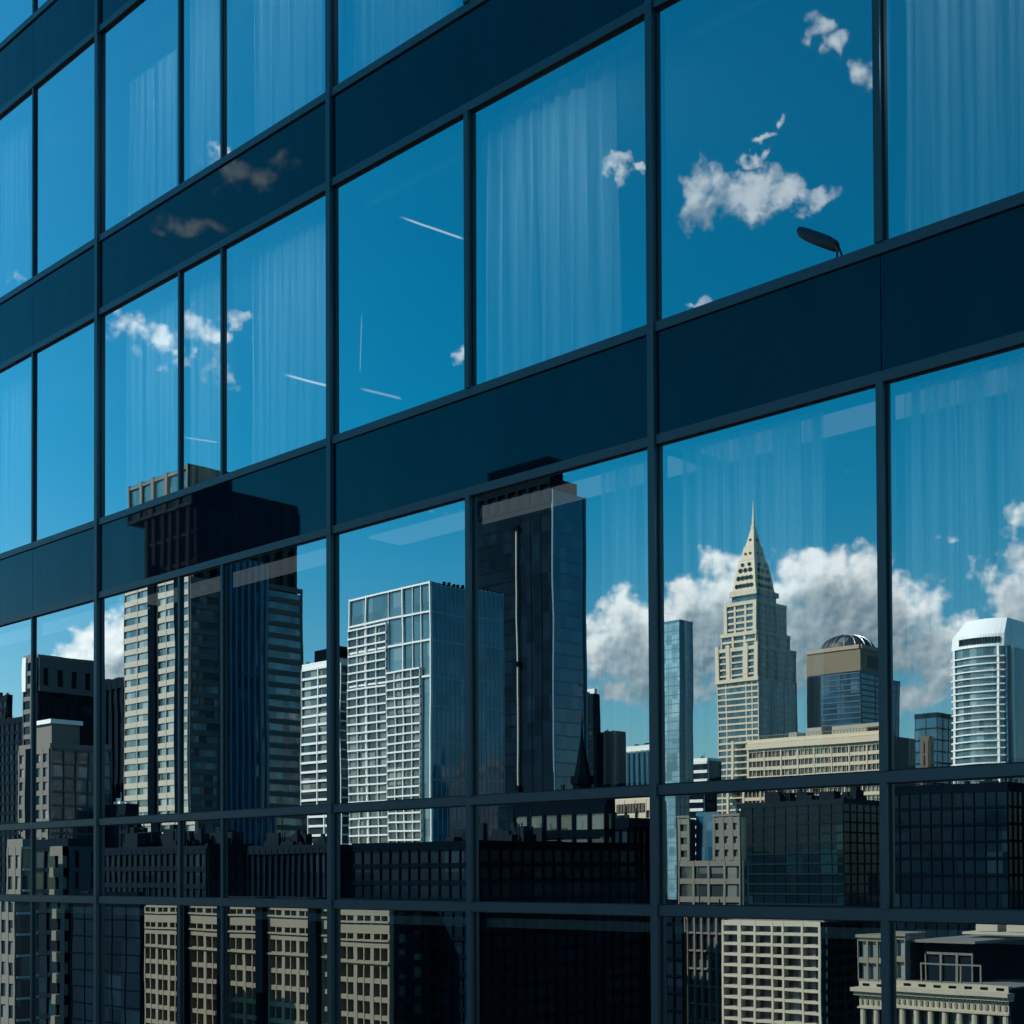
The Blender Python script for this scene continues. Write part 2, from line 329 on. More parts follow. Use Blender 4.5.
# structure and rooms behind the glass
DEP = 6.0
wl = MB(); wl.box(XL, XR, DEP+.01, 16, 0, Zw(17.4)); wl.box(XL-.3, XL, 0, 16, 0, Zw(17.4)); wl.box(XR, XR+.3, 0, 16, 0, Zw(17.4)); wl.box(XL, XR, .0, DEP, Zw(16.15), Zw(17.4)); wl.box(XL, XR, .0, DEP, 0, Zw(-7.5))
wl.build('wall', M['inner'], root)
for top, bot in spans:
    b = MB(); b.box(XL+.01, XR-.01, .16, DEP, Zw(bot)+.10, Zw(top)-.06); b.build('floor_slab', M['carpet'], root)
b = MB(); b.box(XL+.01, XR-.01, .16, DEP, Zw(.707)-.3, Zw(.707)-.02); b.build('floor_slab', M['carpet'], root)
b = MB(); b.box(XL+.01, XR-.01, .30, DEP, Zw(-.318)-.10, Zw(-.318)+.25); b.build('floor_slab', M['carpet'], root)
for top, bot in rows:
    if top in (.707,): continue
    b = MB(); b.box(XL+.02, XR-.02, .17, DEP-.02, Zw(top)+.03 if top > 0 else Zw(top)-.20, (Zw(top)+.09) if top > 0 else Zw(top)-.11); b.build('ceiling', M['ceil'], root)
for top, bot in rows[:3]:
    b = MB(); b.box(XL+.02, XR-.02, .40, .62, Zw(top)-.16, Zw(top)+.026); b.build('curtain_box', M['ceil'], root)
for i, x in enumerate(MX[1:-1]):
    if i % 2: continue
    b = MB(); b.box(x-.06, x+.06, .17, DEP-.03, Zw(-3.5), Zw(-.6)); 
    for top, bot in rows[:4]: b.box(x-.06, x+.06, .17, DEP-.03, Zw(bot)+.05, Zw(top)+.02)
    b.build('partition', M['inner'], root)
# lit linear strips set in a bulkhead near the glass
for r, (top, bot) in enumerate(rows[3:4]):
    for i in range(len(MX)-1):
        a, c = MX[i]+.12, MX[i+1]-.08
        b = MB(); b.box(a, c, .34, .86, Zw(top)-.02, Zw(top)+.028); fo = b.build('ceiling_light_or_added_can', M['gasket'], root)
        b = MB(); b.box(a+.04, c-.04, .37, .83, Zw(top)-.045, Zw(top)-.022); b.build('diffuser', M['strip'], fo)

def on_plane(px, py, y): 
    d = ray(px, py); t = (y-CAM.y)/d.y; return CAM + d*t
SPOT = 48  # power of the spots added to brighten the curtains
def curtain(px0, px1, top, bot, label, seed, amp=.045, wave=.16, y=.26, ztop=None):
    rnd = random.Random(seed)
    zm = Zw((top+bot)/2); pm = 300
    # x extents at the mid height of that window
    def xat(px):
        lo, hi = 0, 1100
        py = 500
        for _ in range(20):
            P = on_plane(px, py, y); py += (P.z - zm)*60
            py = max(-900, min(1200, py))
        return on_plane(px, py, y).x
    x0, x1 = xat(px0), xat(px1); n = int((x1-x0)/.018); ph = 0; v = []; f = []
    z0, z1 = Zw(bot)+.10, (Zw(top)-.02 if ztop is None else ztop)
    prof = []
    for i in range(n+1):
        x = x0 + (x1-x0)*i/n; ph += 2*PI*.018/(wave*rnd.uniform(.55, 1.6)); prof.append((x, ph))
    rowsn = 8; a2 = [rnd.uniform(.6, 1.3) for _ in range(n+1)]
    for k in range(rowsn+1):
        t = k/rowsn; z = z0+(z1-z0)*t
        for i, (x, p) in enumerate(prof): v.append((x + .012*math.sin(p*1.7+t*1.5) + .018*math.sin(2.2*t+seed+x)*(1-t*.6) + .006*math.sin(6*t+seed*2+x*3), y + amp*(1-.35*t)*math.sin(p + .35*math.sin(3*t+p*.1)), z))
    for k in range(rowsn):
        for i in range(n): a = k*(n+1)+i; f.append((a, a+1, a+n+2, a+n+1))
    e = empty('curtain', ((x0+x1)/2, y, z0), label, 'curtain', 'curtains behind the facade windows')
    mb = MB(); mb.v = v; mb.f = f
    c = mb.build('fabric', M['curtain'], e, ((x0+x1)/2, y, z0), smooth=True)
    xm = (x0+x1)/2; ht = Zw(top)-.02
    can = MB(); can.tube([(xm, 1.9, ht), (xm, 1.9, ht-.05)], .06, 12); can.build('ceiling_light_or_added_can', M['ceil'], root)  # can added to go with the curtain spot, not a known fitting
    ld = bpy.data.lights.new('added_curtain_spot', 'SPOT'); ld.energy = SPOT*(x1-x0+1.0)/2*(.5 if top < 5 else 1.0); ld.spot_size = math.radians(115); ld.spot_blend = 1.0; ld.shadow_soft_size = .06; ld.color = (.55, .90, 1)
    lo = bpy.data.objects.new('added_curtain_spot', ld); C.objects.link(lo); lo.location = (xm, 1.9, ht-.12)  # spot added so the curtain shows through the glass
    lo.rotation_euler = (Vector((xm, y, z0+1.0))-lo.location).to_track_quat('-Z', 'Y').to_euler(); lo.parent = root
    rl = MB(); rl.box(x0-.05, x1+.05, y-.02, y+.02, z1, z1+.03); rl.build('curtain_rail', M['ceil'], e, ((x0+x1)/2, y, z0))
R1, R2, R3 = (11.288, 8.468), (7.484, 4.681), (3.709, .707)
curtain(128, 178, *R1, 'sheer curtain in the upper window left of the narrow pane, top left quarter', 1, ztop=Zw(10.55))
curtain(186, 216, *R1, 'narrow sheer curtain in the slim pane of the upper window row', 2)
curtain(252, 322, *R1, 'sheer curtain in the upper window just left of the second wide mullion', 3)
curtain(902, 1090, *R2, 'wide deeply pleated curtain in the top right corner window', 4, .07, .26)
curtain(350, 440, *R1, 'sheer curtain in the small window piece at the top edge, centre left', 5)
curtain(125, 178, *R2, 'sheer curtain beneath the reflected cloud at the left, in the middle window row', 6)
curtain(186, 220, *R2, 'narrow sheer curtain in the slim pane above the beige tower reflection', 7)
curtain(250, 324, *R2, 'sheer curtain behind the short white aircraft trail in the middle row', 8)
curtain(483, 622, *R2, 'bright pleated curtain in the large window at top centre', 9, .06, .20)
curtain(0, 30, *R2, 'pale curtain in the leftmost window of the middle row', 10)
curtain(682, 824, *R3, 'wide sheer curtain behind the spired tower reflection', 11, .03, .15)
curtain(902, 1070, *R3, 'tall pleated curtain at the right edge above the white curved tower reflection', 12, .055, .2)
curtain(600, 648, *R3, 'faint sheer curtain behind the cloud right of the dark tower reflection', 13)
curtain(0, 26, *R1, 'pale curtain in the leftmost window of the upper row', 14)

# small dark outdoor lamp on a bent neck, fixed to the transom of the upper right window
def pl(px, py, y): P = on_plane(px, py, y); return (P.x, P.y, P.z)
base = pl(837, 262, -.035); e = empty('facade_lamp', base, 'small dark lamp head on a thin neck above the transom of the upper right window', 'lamp')
t = MB(); t.tube([base, pl(837, 252, -.035), pl(835, 246, -.035)], .009, 8); t.build('neck', M['lampmetal'], e, base)
h = MB()
A_, B_ = Vector(pl(800, 232, -.035)), Vector(pl(831, 243, -.035)); dx = (B_-A_); nn = 10
def ringpts(c, r, rz):
    return [(c.x + 0*math.cos(q), c.y + r*math.cos(q), c.z + rz*math.sin(q)) for q in [2*PI*k/12 for k in range(12)]]
sizes = [(-.10, .006, .012), (-.07, .014, .032), (0, .02, .046), (.2, .022, .052), (.6, .022, .055), (.92, .02, .054), (1.06, .016, .046), (1.12, .006, .03)]
for tt, r, rz in sizes: h.v += ringpts(A_+dx*tt, r, rz)
for k in range(len(sizes)-1):
    for j in range(12): a = k*12+j; b_ = k*12+(j+1) % 12; h.f.append((a, b_, b_+12, a+12))
h.f += [tuple(range(12)), tuple(reversed(range(12*(len(sizes)-1), 12*len(sizes))))]
h.build('lamp_head', M['lampmetal'], e, base, smooth=True)

# ------------------------------------------------------------------ THE CITY mirrored in the facade
# Every building is laid out where its mirror image is seen (behind the facade, +y) and built at the mirrored,
# real place (-y), across the street from the facade.
class Vol:
    def __init__(s, l, c, r, top, Z=None, y=None):
        d = ray(c, top)
        t = Z if Z else (y-CAM.y)/d.y
        P = CAM + d*t; s.xc, s.yc, s.zt, s.c = P.x, P.y, P.z, c; s.top = top
        d = ray(l, top); s.xl = (CAM + d*((s.yc-CAM.y)/d.y)).x
        d = ray(r, top); s.yr = (CAM + d*((s.xc-CAM.x)/d.x)).y
    def z(s, py): d = ray(s.c, py); return (CAM + d*((s.yc-CAM.y)/d.y)).z
    def X(s, px): d = ray(px, s.top); return (CAM + d*((s.yc-CAM.y)/d.y)).x
    def Y(s, px): d = ray(px, s.top); return (CAM + d*((s.xc-CAM.x)/d.x)).y
    def core(s, mb, z0=0, z1=None, ins=0.0):
        mb.box(s.xl+ins, s.xc-ins, s.yc+ins, s.yr-ins, z0, s.zt if z1 is None else z1)
    def F(s, mb, x0, x1, z0, z1, d0, d1): mb.box(x0, x1, s.yc-d1, s.yc-d0, z0, z1)
    def R(s, mb, y0, y1, z0, z1, d0, d1): mb.box(s.xc+d0, s.xc+d1, y0, y1, z0, z1)
    def latF(s, mb, x0, x1, z0, z1, bay, fl, pw, bh, d, bd=None, skip=0):
        s._lat(mb, s.F, x0, x1, z0, z1, bay, fl, pw, bh, d, bd)
    def latR(s, mb, y0, y1, z0, z1, bay, fl, pw, bh, d, bd=None):
        s._lat(mb, s.R, y0, y1, z0, z1, bay, fl, pw, bh, d, bd)
    def _lat(s, mb, fn, u0, u1, z0, z1, bay, fl, pw, bh, d, bd):
        bd = d*.8 if bd is None else bd
        if pw:
            n = max(1, round((u1-u0)/bay))
            for i in range(n+1):
                u = u0+(u1-u0)*i/n; a, b = max(u0, u-pw/2), min(u1, u+pw/2)
                fn(mb, a, b, z0, z1, -.05, d)
        if bh:
            n = int((z1-z0)/fl)
            for k in range(n+1):
                zz = z1 - k*fl
                fn(mb, u0+.01, u1-.01, max(z0, zz-bh), zz-.004, -.04, bd)
    def parapet(s, mb, h=1.2, t=.4, z=None, out=.15):
        z = s.zt if z is None else z
        x0, x1, y0, y1 = s.xl-out, s.xc+out, s.yc-out, s.yr+out
        mb.box(x0, x1, y0, y0+t, z-.5, z+h); mb.box(x0, x1, y1-t, y1, z-.5, z+h)
        mb.box(x0, x0+t, y0+t, y1-t, z-.5, z+h); mb.box(x1-t, x1, y0+t, y1-t, z-.5, z+h)
    def plant(s, mb, n, rnd, hmax=4):
        dx, dy = s.xc-s.xl, max(2.0, s.yr-s.yc); q = min(1.0, dx/40)
        for i in range(n*2):
            cx = rnd.uniform(s.xl+.08*dx, s.xc-.08*dx); cy = s.yc+rnd.uniform(.08, .85)*dy; a, b, h = rnd.uniform(.5, 3.2)*q, rnd.uniform(.5, 2.6)*q, rnd.uniform(.5, hmax)*(.3+.7*q)
            a = min(a, .3*dx); b = min(b, .1*dy+.3)
            mb.box(cx-a, cx+a, cy-b, cy+b, s.zt, s.zt+h)
            if i % 3 == 0: mb.box(cx-a*.5, cx+a*.3, cy-b*.5, cy+b*.4, s.zt+h+.002, s.zt+h+.35*h)
            if i % 2: mb.box(cx+a*1.4, cx+a*1.4+.12, cy, cy+.12, s.zt, s.zt+h*rnd.uniform(1.2, 2.2))
class Bld:
    def __init__(s, name, label, cat, l, c, r, top, Z, group=None):
        s.v = Vol(l, c, r, top, Z); v = s.v; s.org = (v.xc, v.yc, 0)
        s.e = empty(name, (v.xc, -v.yc, 0), label, cat, group); s.rnd = random.Random(int(l*7+c*3+top))
    def add(s, name, mb, m, parent=None, smooth=False):
        return mb.build(name, m, parent or s.e, s.org, True, smooth)

beige = solid('warm_beige_stone', (.43, .395, .335), .8, 0, .10, .15)
cream = solid('cream_stone', (.56, .475, .355), .75, 0, .10, .15)
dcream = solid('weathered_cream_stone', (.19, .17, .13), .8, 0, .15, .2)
white = solid('white_cladding', (.74, .76, .76), .5, 0, .06, .15)
grey = solid('grey_concrete', (.15, .14, .125), .85, 0, .15, .15)
dgrey = solid('dark_grey_cladding_and_shade', (.008, .016, .025), .85, 0, .15, .15, ior=1.04)  # also stands in for shade on side walls and lower blocks
brown = solid('brown_granite', (.10, .075, .06), .7, 0, .12, .15)
ochre = solid('ochre_cladding', (.22, .175, .12), .7, 0, .10, .15)
black = solid('black_cladding_and_shade', (.0025, .0065, .012), .9, 0, .15, .15, ior=1.02)  # also used as painted shade on strips, sides and lower blocks
roofm = solid('roof_felt', (.012, .019, .026), .9, 0, .2, .2, ior=1.02)
steel = solid('steel', (.35, .37, .38), .4, .6, .08, .3)
bluem = solid('steel_blue_mullion', (.06, .15, .22), .5, .0, .08, .3)
g_dark = cityglass('dark_curtain_glass', (.004, .012, .022), amount=.12, lite=(.016, .04, .06), ior=1.12)
g_blue = cityglass('blue_curtain_glass', (.01, .07, .13), amount=.06, lite=(.06, .14, .2), ior=1.6)
g_pale = cityglass('pale_window_glass', (.05, .09, .11), amount=.55, lite=(.36, .42, .42), ior=1.8, bay=2.6)
g_win = cityglass('window_glass', (.03, .045, .055), amount=.35, lite=(.28, .30, .28), ior=1.6, bay=2.2)
g_teal = cityglass('teal_curtain_glass', (.003, .012, .020), amount=.2, lite=(.012, .045, .06), ior=1.22, bay=3.3)

def simple(name, label, cat, l, c, r, top, Z, glass, wall, bay=4, fl=3.9, pw=.8, bh=1.2, d=.35, rwall=None, rpw=None, rbh=None, rf=None, plant=4, group=None, par=1.2):
    b = Bld(name, label, cat, l, c, r, top, Z, group); v = b.v
    m = MB(); v.core(m); b.add('glazing', m, glass)
    m = MB(); v.latF(m, v.xl, v.xc, 0, v.zt, bay, fl, pw, bh, d)
    tgt = m if rwall is None else MB()
    v.latR(tgt, v.yc, v.yr, 0, v.zt, bay, fl, pw if rpw is None else rpw, bh if rbh is None else rbh, d)
    v.parapet(m, par); b.add('wall', m, wall)
    if rwall is not None: b.add('side_wall', tgt, rwall)
    m = MB(); m.box(v.xl+.3, v.xc-.3, v.yc+.3, v.yr-.3, v.zt+.004, v.zt+.15)
    if plant: v.plant(m, plant, b.rnd)
    b.add('roof', m, rf or roofm)
    return b

# ---- tall beige tower (left)
def t1():
    b = Bld('office_tower', 'tall beige banded tower with dark stepped crown, reflected left of centre', 'tower', 127.6, 192.6, 305, 575, 426); v = b.v
    zt = v.zt
    m = MB(); m.box(v.xl, v.xc, v.yc, v.yr, 0, zt); b.add('glazing', m, g_pale)
    w = MB(); fl = 3.9
    x1, x2 = v.X(153.5), v.X(160.5); x3, x4 = v.X(178.5), v.X(183)
    for a, c in ((v.xl, x1), (x2, x3), (x4, v.xc)):
        v.latF(w, a, c, 0, zt, 6.5, fl, .22, 1.7, .5)
    b.add('wall', w, beige)
    s = MB(); v.F(s, x1, x2, 0, zt+6, -.06, 1.4); v.F(s, x3+.05, x4-.05, 0, zt, -.06, .9); b.add('recess_shade', s, black)  # black strips stand in for the shade of a narrow recess
    y1, y2 = v.Y(222), v.Y(270)
    r = MB()
    v.latR(r, v.yc, y1, 0, zt, 60, fl, .8, 1.7, .5); v.latR(r, y2, v.yr, 0, zt+2, 14, fl, .9, 1.6, .5); b.add('side_wall', r, solid('shade_side_stone', (.11, .105, .10), .8, 0, .1, .15))  # darker than the front: the side's shade is put into the stone colour
    q = MB(); v.R(q, y1+.05, y2-.05, 0, zt+8, -.06, 1.0); b.add('bay_window', q, g_blue)
    q = MB()
    for i in range(8): yy = y1+(y2-y1)*(i+.5)/8; v.R(q, yy-.3, yy+.3, 0, zt+8, .99, 1.6)
    b.add('fin', q, bluem)
    # stepped crown
    u = Vol(149.5, 192.6, 297, 486, y=v.yc+1.2); q = MB(); q.box(u.xl, v.xc-1, u.yc, u.yr, zt-.5, u.zt); b.add('crown_glazing', q, g_dark)
    q = MB(); vv = u; vv.xc = v.xc-1
    for px in (149.8, 157, 165.5, 173, 181, 191): x = u.X(px); u.F(q, x-1.0, x+.6, zt-.5, u.zt, -.05, 1.1)
    for zz in (zt+4, zt+13, zt+22): u.F(q, u.xl, u.xc, zz, zz+1.0, -.04, .5)
    for i in range(9): yy = u.yc+(u.yr-u.yc)*i/8; u.R(q, yy-.9 if i else yy, yy+.9 if i < 8 else yy, zt-.5, u.zt-(2 if i in (0, 8) else 0), -.05, .9)
    for zz in (zt+6, zt+16): u.R(q, u.yc, u.yr, zz, zz+1.1, -.04, .5)
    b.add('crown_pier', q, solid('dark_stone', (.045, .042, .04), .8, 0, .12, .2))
    q = MB(); q.box(u.xl+.3, u.xc-.2, u.yc+.3, u.yr-.3, u.zt-.2, u.zt+1); b.add('roof', q, black)
    # cantilevered lantern at the top front
    k = Vol(129, 193, 232, 465, y=v.yc+.2); q = MB(); q.box(k.xl, k.xc, k.yc, k.yr, k.z(504), k.zt); b.add('lantern_glazing', q, cityglass('lantern_glass', (.03, .09, .12), amount=.1, ior=1.7))
    q = MB(); H = k.zt-k.z(504)
    for i in range(6):
        x = k.xl+(k.xc-k.xl)*i/5; k.F(q, x-.8 if i else x, x+.8 if i < 5 else x, k.z(504), k.zt+.6, -.05, .8)
    for t_ in (0, .3, .93): k.F(q, k.xl, k.xc, k.z(504)+H*t_, k.z(504)+H*t_+.9, -.04, .6)
    b.add('lantern_frame', q, solid('grey_stone', (.12, .115, .11), .8, 0, .12, .2))
    q = MB(); k.R(q, k.yc, k.yr, k.z(504), k.zt+.5, -.05, .4); q.box(k.xl, k.xc, k.yc, k.yr, k.zt-.1, k.zt+.5); b.add('lantern_wall', q, black)
    # shoulder at the far right, one floor lower
t1()

# ---- left group
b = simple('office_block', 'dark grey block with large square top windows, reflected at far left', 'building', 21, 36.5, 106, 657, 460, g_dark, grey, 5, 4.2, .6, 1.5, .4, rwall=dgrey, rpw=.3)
v = b.v; m = MB(); zz = v.z(690); v.R(m, v.yc, v.yr, zz, zz+2, -.03, .9); v.R(m, v.yc, v.yr, v.zt-3.2, v.zt, -.03, .8)
for i in range(6): yy = v.yc+(v.yr-v.yc)*i/5; v.R(m, yy-(1.6 if i else 0), yy+(1.6 if i < 5 else 0), zz+2, v.zt-3.2, -.03, .7)
b.add('top_storey', m, solid('blue_grey_panel', (.05, .08, .10), .6, 0, .1, .2))
m = MB(); v.F(m, v.xl, v.xl+2.5, zz, v.zt+.4, -.03, .8); v.F(m, v.xc-2.5, v.xc, zz, v.zt+.4, -.03, .8); b.add('white_pier', m, white)
b = simple('apartment_block', 'stone apartment block with pale lit narrow side and dark gridded long side, far left', 'building', 16.5, 49, 112, 747, 330, g_win, grey, 3.6, 3.3, 1.1, 1.2, .4, rwall=solid('slate_panel', (.05, .08, .10), .6, 0, .1), rpw=.3, rbh=.6)
u = Vol(34, 50.5, 78, 722, y=b.v.yc+2); m = MB(); m.box(u.xl, u.xc, u.yc, u.yr, b.v.zt, u.zt); b.add('penthouse', m, grey)
m = MB(); m.box(u.xl-.6, u.xc+.6, u.yc-.6, u.yr+.6, u.zt+.004, u.zt+1); b.add('penthouse_roof', m, white)
m = MB(); v=b.v; v.F(m, v.X(26.5), v.X(33.5), 0, v.zt, -.02, 1.2); b.add('recess_shade_panel', m, black)  # black strip set in front paints the shade of a recess
simple('office_block', 'low dark block at the far left edge with a small stepped top', 'building', -70, 26, 38, 719, 520, g_dark, dgrey, 4, 3.8, 1.2, 1.2)
simple('office_block', 'narrow dark rooftop tower at the extreme left edge', 'building', -20, 4, 9, 698, 560, g_dark, dgrey, 4, 3.8, 1.2, 1.2)
simple('office_tower', 'dark tower of narrow vertical ribs left of the beige banded tower', 'tower', 60, 150, 178, 677, 560, g_dark, dgrey, 4.5, 60, 1.6, 3, .8)
simple('podium', 'low block with white roof standing in for a sunlit top at the foot of the beige tower', 'building', 80, 128, 140, 813, 330, g_dark, dgrey, 4, 4, 1, 1, .3, rf=white, par=1.8)  # roof coloured white so that its top looks sunlit
b = simple('apartment_block', 'grey apartment block with small windows at the lower left edge', 'building', 4.5, 19.5, 36, 847, 210, g_win, grey, 2.6, 3.2, .9, 1.2, .3, rwall=solid('balcony_white', (.45, .46, .46), .6), rpw=0, rbh=.35)
b = simple('apartment_block', 'dark apartment block with pale notched corner strip at lower left', 'building', 35, 68.5, 101, 845, 215, g_teal, dgrey, 3.4, 3.3, .3, .7, .3, rwall=solid('charcoal_panel', (.035, .045, .055), .6), rpw=2)
v = b.v; m = MB(); n = int(v.zt/3.3)
for k in range(n): v.F(m, v.X(55), v.xc, v.zt-k*3.3-1.5, v.zt-k*3.3, -.02, .9)
v.F(m, v.X(64.5), v.xc, 0, v.zt, -.02, 1.0); b.add('corner_strip', m, grey)

# ---- white banded slab and white grid tower
b = simple('apartment_tower', 'white banded slab between the beige tower and the white grid tower', 'tower', 305.5, 338.6, 349, 663, 330, g_win, white, 7.5, 2.25, .3, .55, .5, rwall=white, rpw=.3, rbh=.4)
u = Vol(317, 338, 350, 646, y=b.v.yc+1); m = MB(); m.box(u.xl, u.xc, u.yc, u.yr, b.v.zt, u.zt); b.add('plant_room', m, black)
def grid_tower():
    b = Bld('office_tower', 'glass tower in white grid frame with banded lower front, left of the dark tower', 'tower', 349.5, 430.7, 500, 582.5, 300); v = b.v
    m = MB(); v.core(m); b.add('glazing', m, cityglass('steel_blue_glass', (.05, .12, .16), amount=.15, lite=(.2, .28, .32), ior=1.8, bay=3.6))
    w = MB(); z = v.z
    for px in (349.6, 366.8, 404, 430.6): x = v.X(px); v.F(w, x-.15, x+.15, 0, v.zt+.3, -.05, .5)
    for px in (389, 413.5, 421.5): x = v.X(px); v.F(w, x-.07, x+.07, 0, v.zt, -.05, .3)
    for py in (582.6, 611.5, 640, 676): v.F(w, v.xl, v.xc, z(py)-.2, z(py)+.2, -.05, .45)
    b.add('white_frame', w, white)
    w = MB()
    for py in (611.5, 640, 676, 705, 741, 779): v.R(w, v.yc, v.yr, z(py)-.25, z(py)+.1, -.05, .12)
    n = 15
    for i in range(n+1): yy = v.yc+(v.yr-v.yc)*i/n; v.R(w, max(v.yc, yy-.1), yy+.1, 0, v.zt, -.05, .15)
    b.add('side_mullion', w, solid('pale_blue_mullion', (.20, .34, .40), .6))
    w = MB(); v.R(w, v.yc+.1, v.yr-.1, 0, v.zt-.3, .0, .06); b.add('side_glazing', w, cityglass('side_blue_glass', (.02, .13, .20), amount=.2, lite=(.05, .20, .28), ior=1.6, bay=3.6))
    # banded balcony front, stepping down to the right
    w = MB(); gz = MB(); pitch = 1.95
    for l, r_, py in ((349.6, 388.5, 617), (388.5, 421.7, 668)):
        x0, x1 = v.X(l), v.X(r_); zt = z(py); gz.box(x0+.3, x1-.3, v.yc-.35, v.yc+.05, 0, zt)
        n = int(zt/pitch)
        for k in range(n): w.box(x0, x1, v.yc-.85, v.yc-.0, zt-k*pitch, zt-k*pitch+.36)
        nb = 4
        for i in range(nb+1): x = x0+(x1-x0)*i/nb; w.box(max(x0, x-.09), min(x1, x+.09), v.yc-.75, v.yc-.3, 0, zt)
    b.add('balcony_glazing', gz, g_win); b.add('balcony', w, white)
    m = MB(); m.box(v.xl+.3, v.xc-.3, v.yc+.3, v.yr-.3, v.zt+.004, v.zt+.3); b.add('roof', m, roofm)
    m = MB()
    for px in (446, 451, 456, 460, 465, 470): yy = v.Y(px); m.box(v.xc-1.4, v.xc-.8, yy, yy+.5, v.zt, v.zt+.9+.6*b.rnd.random())
    b.add('antenna', m, black)
grid_tower()

# ---- dark tower
def dark_tower():
    b = Bld('office_tower', 'tallest black glass tower with a slender pale vertical line and blue side face', 'tower', 474, 548, 581, 491, 400); v = b.v
    v.zt = v.z(478)
    m = MB(); m.box(v.xl, v.xc, v.yc, v.yr, 0, v.z(491)); m.box(v.xl, v.xc-.5, v.yc+.5, v.Y(575), v.z(491), v.zt); b.add('glazing', m, cityglass('black_glass', (.004, .012, .022), amount=.05, lite=(.008, .025, .045), ior=1.06, rough=.2))
    w = MB(); xm = v.X(514.7)
    v.latF(w, v.xl, xm-1, 0, v.z(520), 8, 3.9, 0, .35, .1); v.latF(w, xm+1, v.xc, 0, v.z(512), 3.6, 200, .2, .5, .14)
    z1, z2 = v.z(501), v.z(485)
    for i in range(8): x = v.xl+(v.xc-v.xl)*i/7; v.F(w, x-(.6 if i else 0), x+(.6 if i < 7 else 0), z1, z2, -.05, .5)
    v.F(w, v.xl, v.xc, z1-.8, z1, -.04, .4); v.F(w, v.xl, v.xc, z2, v.zt, -.04, .35)
    b.add('wall', w, solid('near_black_panel', (.004, .009, .015), .9, 0, .2, ior=1.02))
    w = MB(); z0 = v.z(786); zt = v.z(524); v.F(w, xm-.2, xm+.2, z0, zt, 0, .7); b.add('pale_fin', w, solid('pale_metal', (.36, .35, .32), .5))
    w = MB(); v.F(w, xm-1.1, xm+1.1, zt, zt+1.3, 0, 1.4); v.F(w, xm-.8, xm+.8, v.z(663), v.z(659), 0, 1.2); v.F(w, xm-.8, xm+.8, z0-1.5, z0, 0, 1.2); b.add('fin_bracket', w, black)
    w = MB(); v.R(w, v.yc+.3, v.yr, 0, v.z(491), .0, .25); b.add('side_glazing', w, cityglass('bright_blue_side_glass', (.012, .085, .16), amount=.22, lite=(.03, .17, .26), ior=1.7, bay=2.5))
    w = MB()
    for k in range(40): zz = v.z(491)-k*3.9; v.R(w, v.yc+.3, v.yr, zz-.3, zz, .24, .33)
    v.R(w, v.yc, v.yc+.5, 0, v.z(491), -.05, .7); v.R(w, v.yr-.6, v.yr, 0, v.z(491), -.05, .7); b.add('side_mullion', w, bluem)
    k = Vol(488, 548, 560, 459, y=v.yc+2); m = MB(); m.box(k.xl, k.xc, k.yc, k.yr, v.zt-.5, k.zt); b.add('crown', m, black)
    m = MB(); m.box(k.xl-.3, k.xc+.3, k.yc-.3, k.yr+.3, k.zt+.004, k.zt+.8); b.add('roof', m, dgrey)
dark_tower()
simple('office_tower', 'cream topped tower peeking out right of the black tower', 'tower', 555, 579, 583, 625, 640, g_win, cream, 3, 4, 1, 1.4, .5)
b = simple('office_tower', 'slim grey tower with a pale cap right of the black tower', 'tower', 560, 590, 596, 698, 700, g_dark, dgrey, 4, 3.9, .5, 1.0, .4)
m = MB(); v = b.v; m.box(v.xl+2, v.xc-1, v.yc+2, v.yr-.5, v.zt, v.z(690)); b.add('plant_room', m, white)
simple('office_block', 'dark grey block behind the black church spire', 'building', 594, 612, 621.5, 735.5, 640, g_dark, dgrey, 4, 3.9, .8, 1.2, .4)
simple('office_block', 'white vertically striped block left of the wide central mullion', 'building', 623.5, 655, 658, 751, 330, g_dark, white, 1.7, 300, .75, .6, .4)

# church spire
def spire():
    P = CAM + ray(579, 800)*300; x, y = P.x, P.y
    zf = lambda py: (CAM + ray(579, py)*300).z
    e = empty('church_spire', (x, -y, 0), 'black pointed church spire in front of the blue side of the black tower', 'church spire')
    def oc(r): return [(x+r*math.cos(2*PI*k/8+.39), y+r*math.sin(2*PI*k/8+.39)) for k in range(8)]
    m = MB(); m.prism(oc(1.9), zf(780), zf(742), oc(.35)); m.prism(oc(.35), zf(742), zf(715), oc(.05)); m.build('steeple', black, e, (x, y, 0), True)
    m = MB(); m.prism(oc(2.6), zf(786), zf(778)); m.prism(oc(2.1), 0, zf(786)); m.build('tower', black, e, (x, y, 0), True)
spire()

# ---- right group
b = simple('office_tower', 'slim blue glass tower with chamfered edges right of the wide central mullion', 'tower', 650, 677.7, 691.5, 622.5, 600, g_blue, bluem, 3, 3.9, .06, .35, .12, plant=0, par=.6)
v = b.v; m = MB(); v.F(m, v.xl+.1, v.xc-.1, 0, v.zt-.3, .0, .08); b.add('front_glazing', m, cityglass('sunlit_blue_glass', (.16, .30, .36), amount=.2, lite=(.3, .4, .45), ior=2.0))  # paler front glass has the sunlight put into its colour
simple('office_block', 'small block with white bands between the blue tower and the spired tower', 'building', 691, 707.5, 719, 762, 620, g_dark, white, 30, 3.9, .4, 1.3, .5, rwall=dgrey)

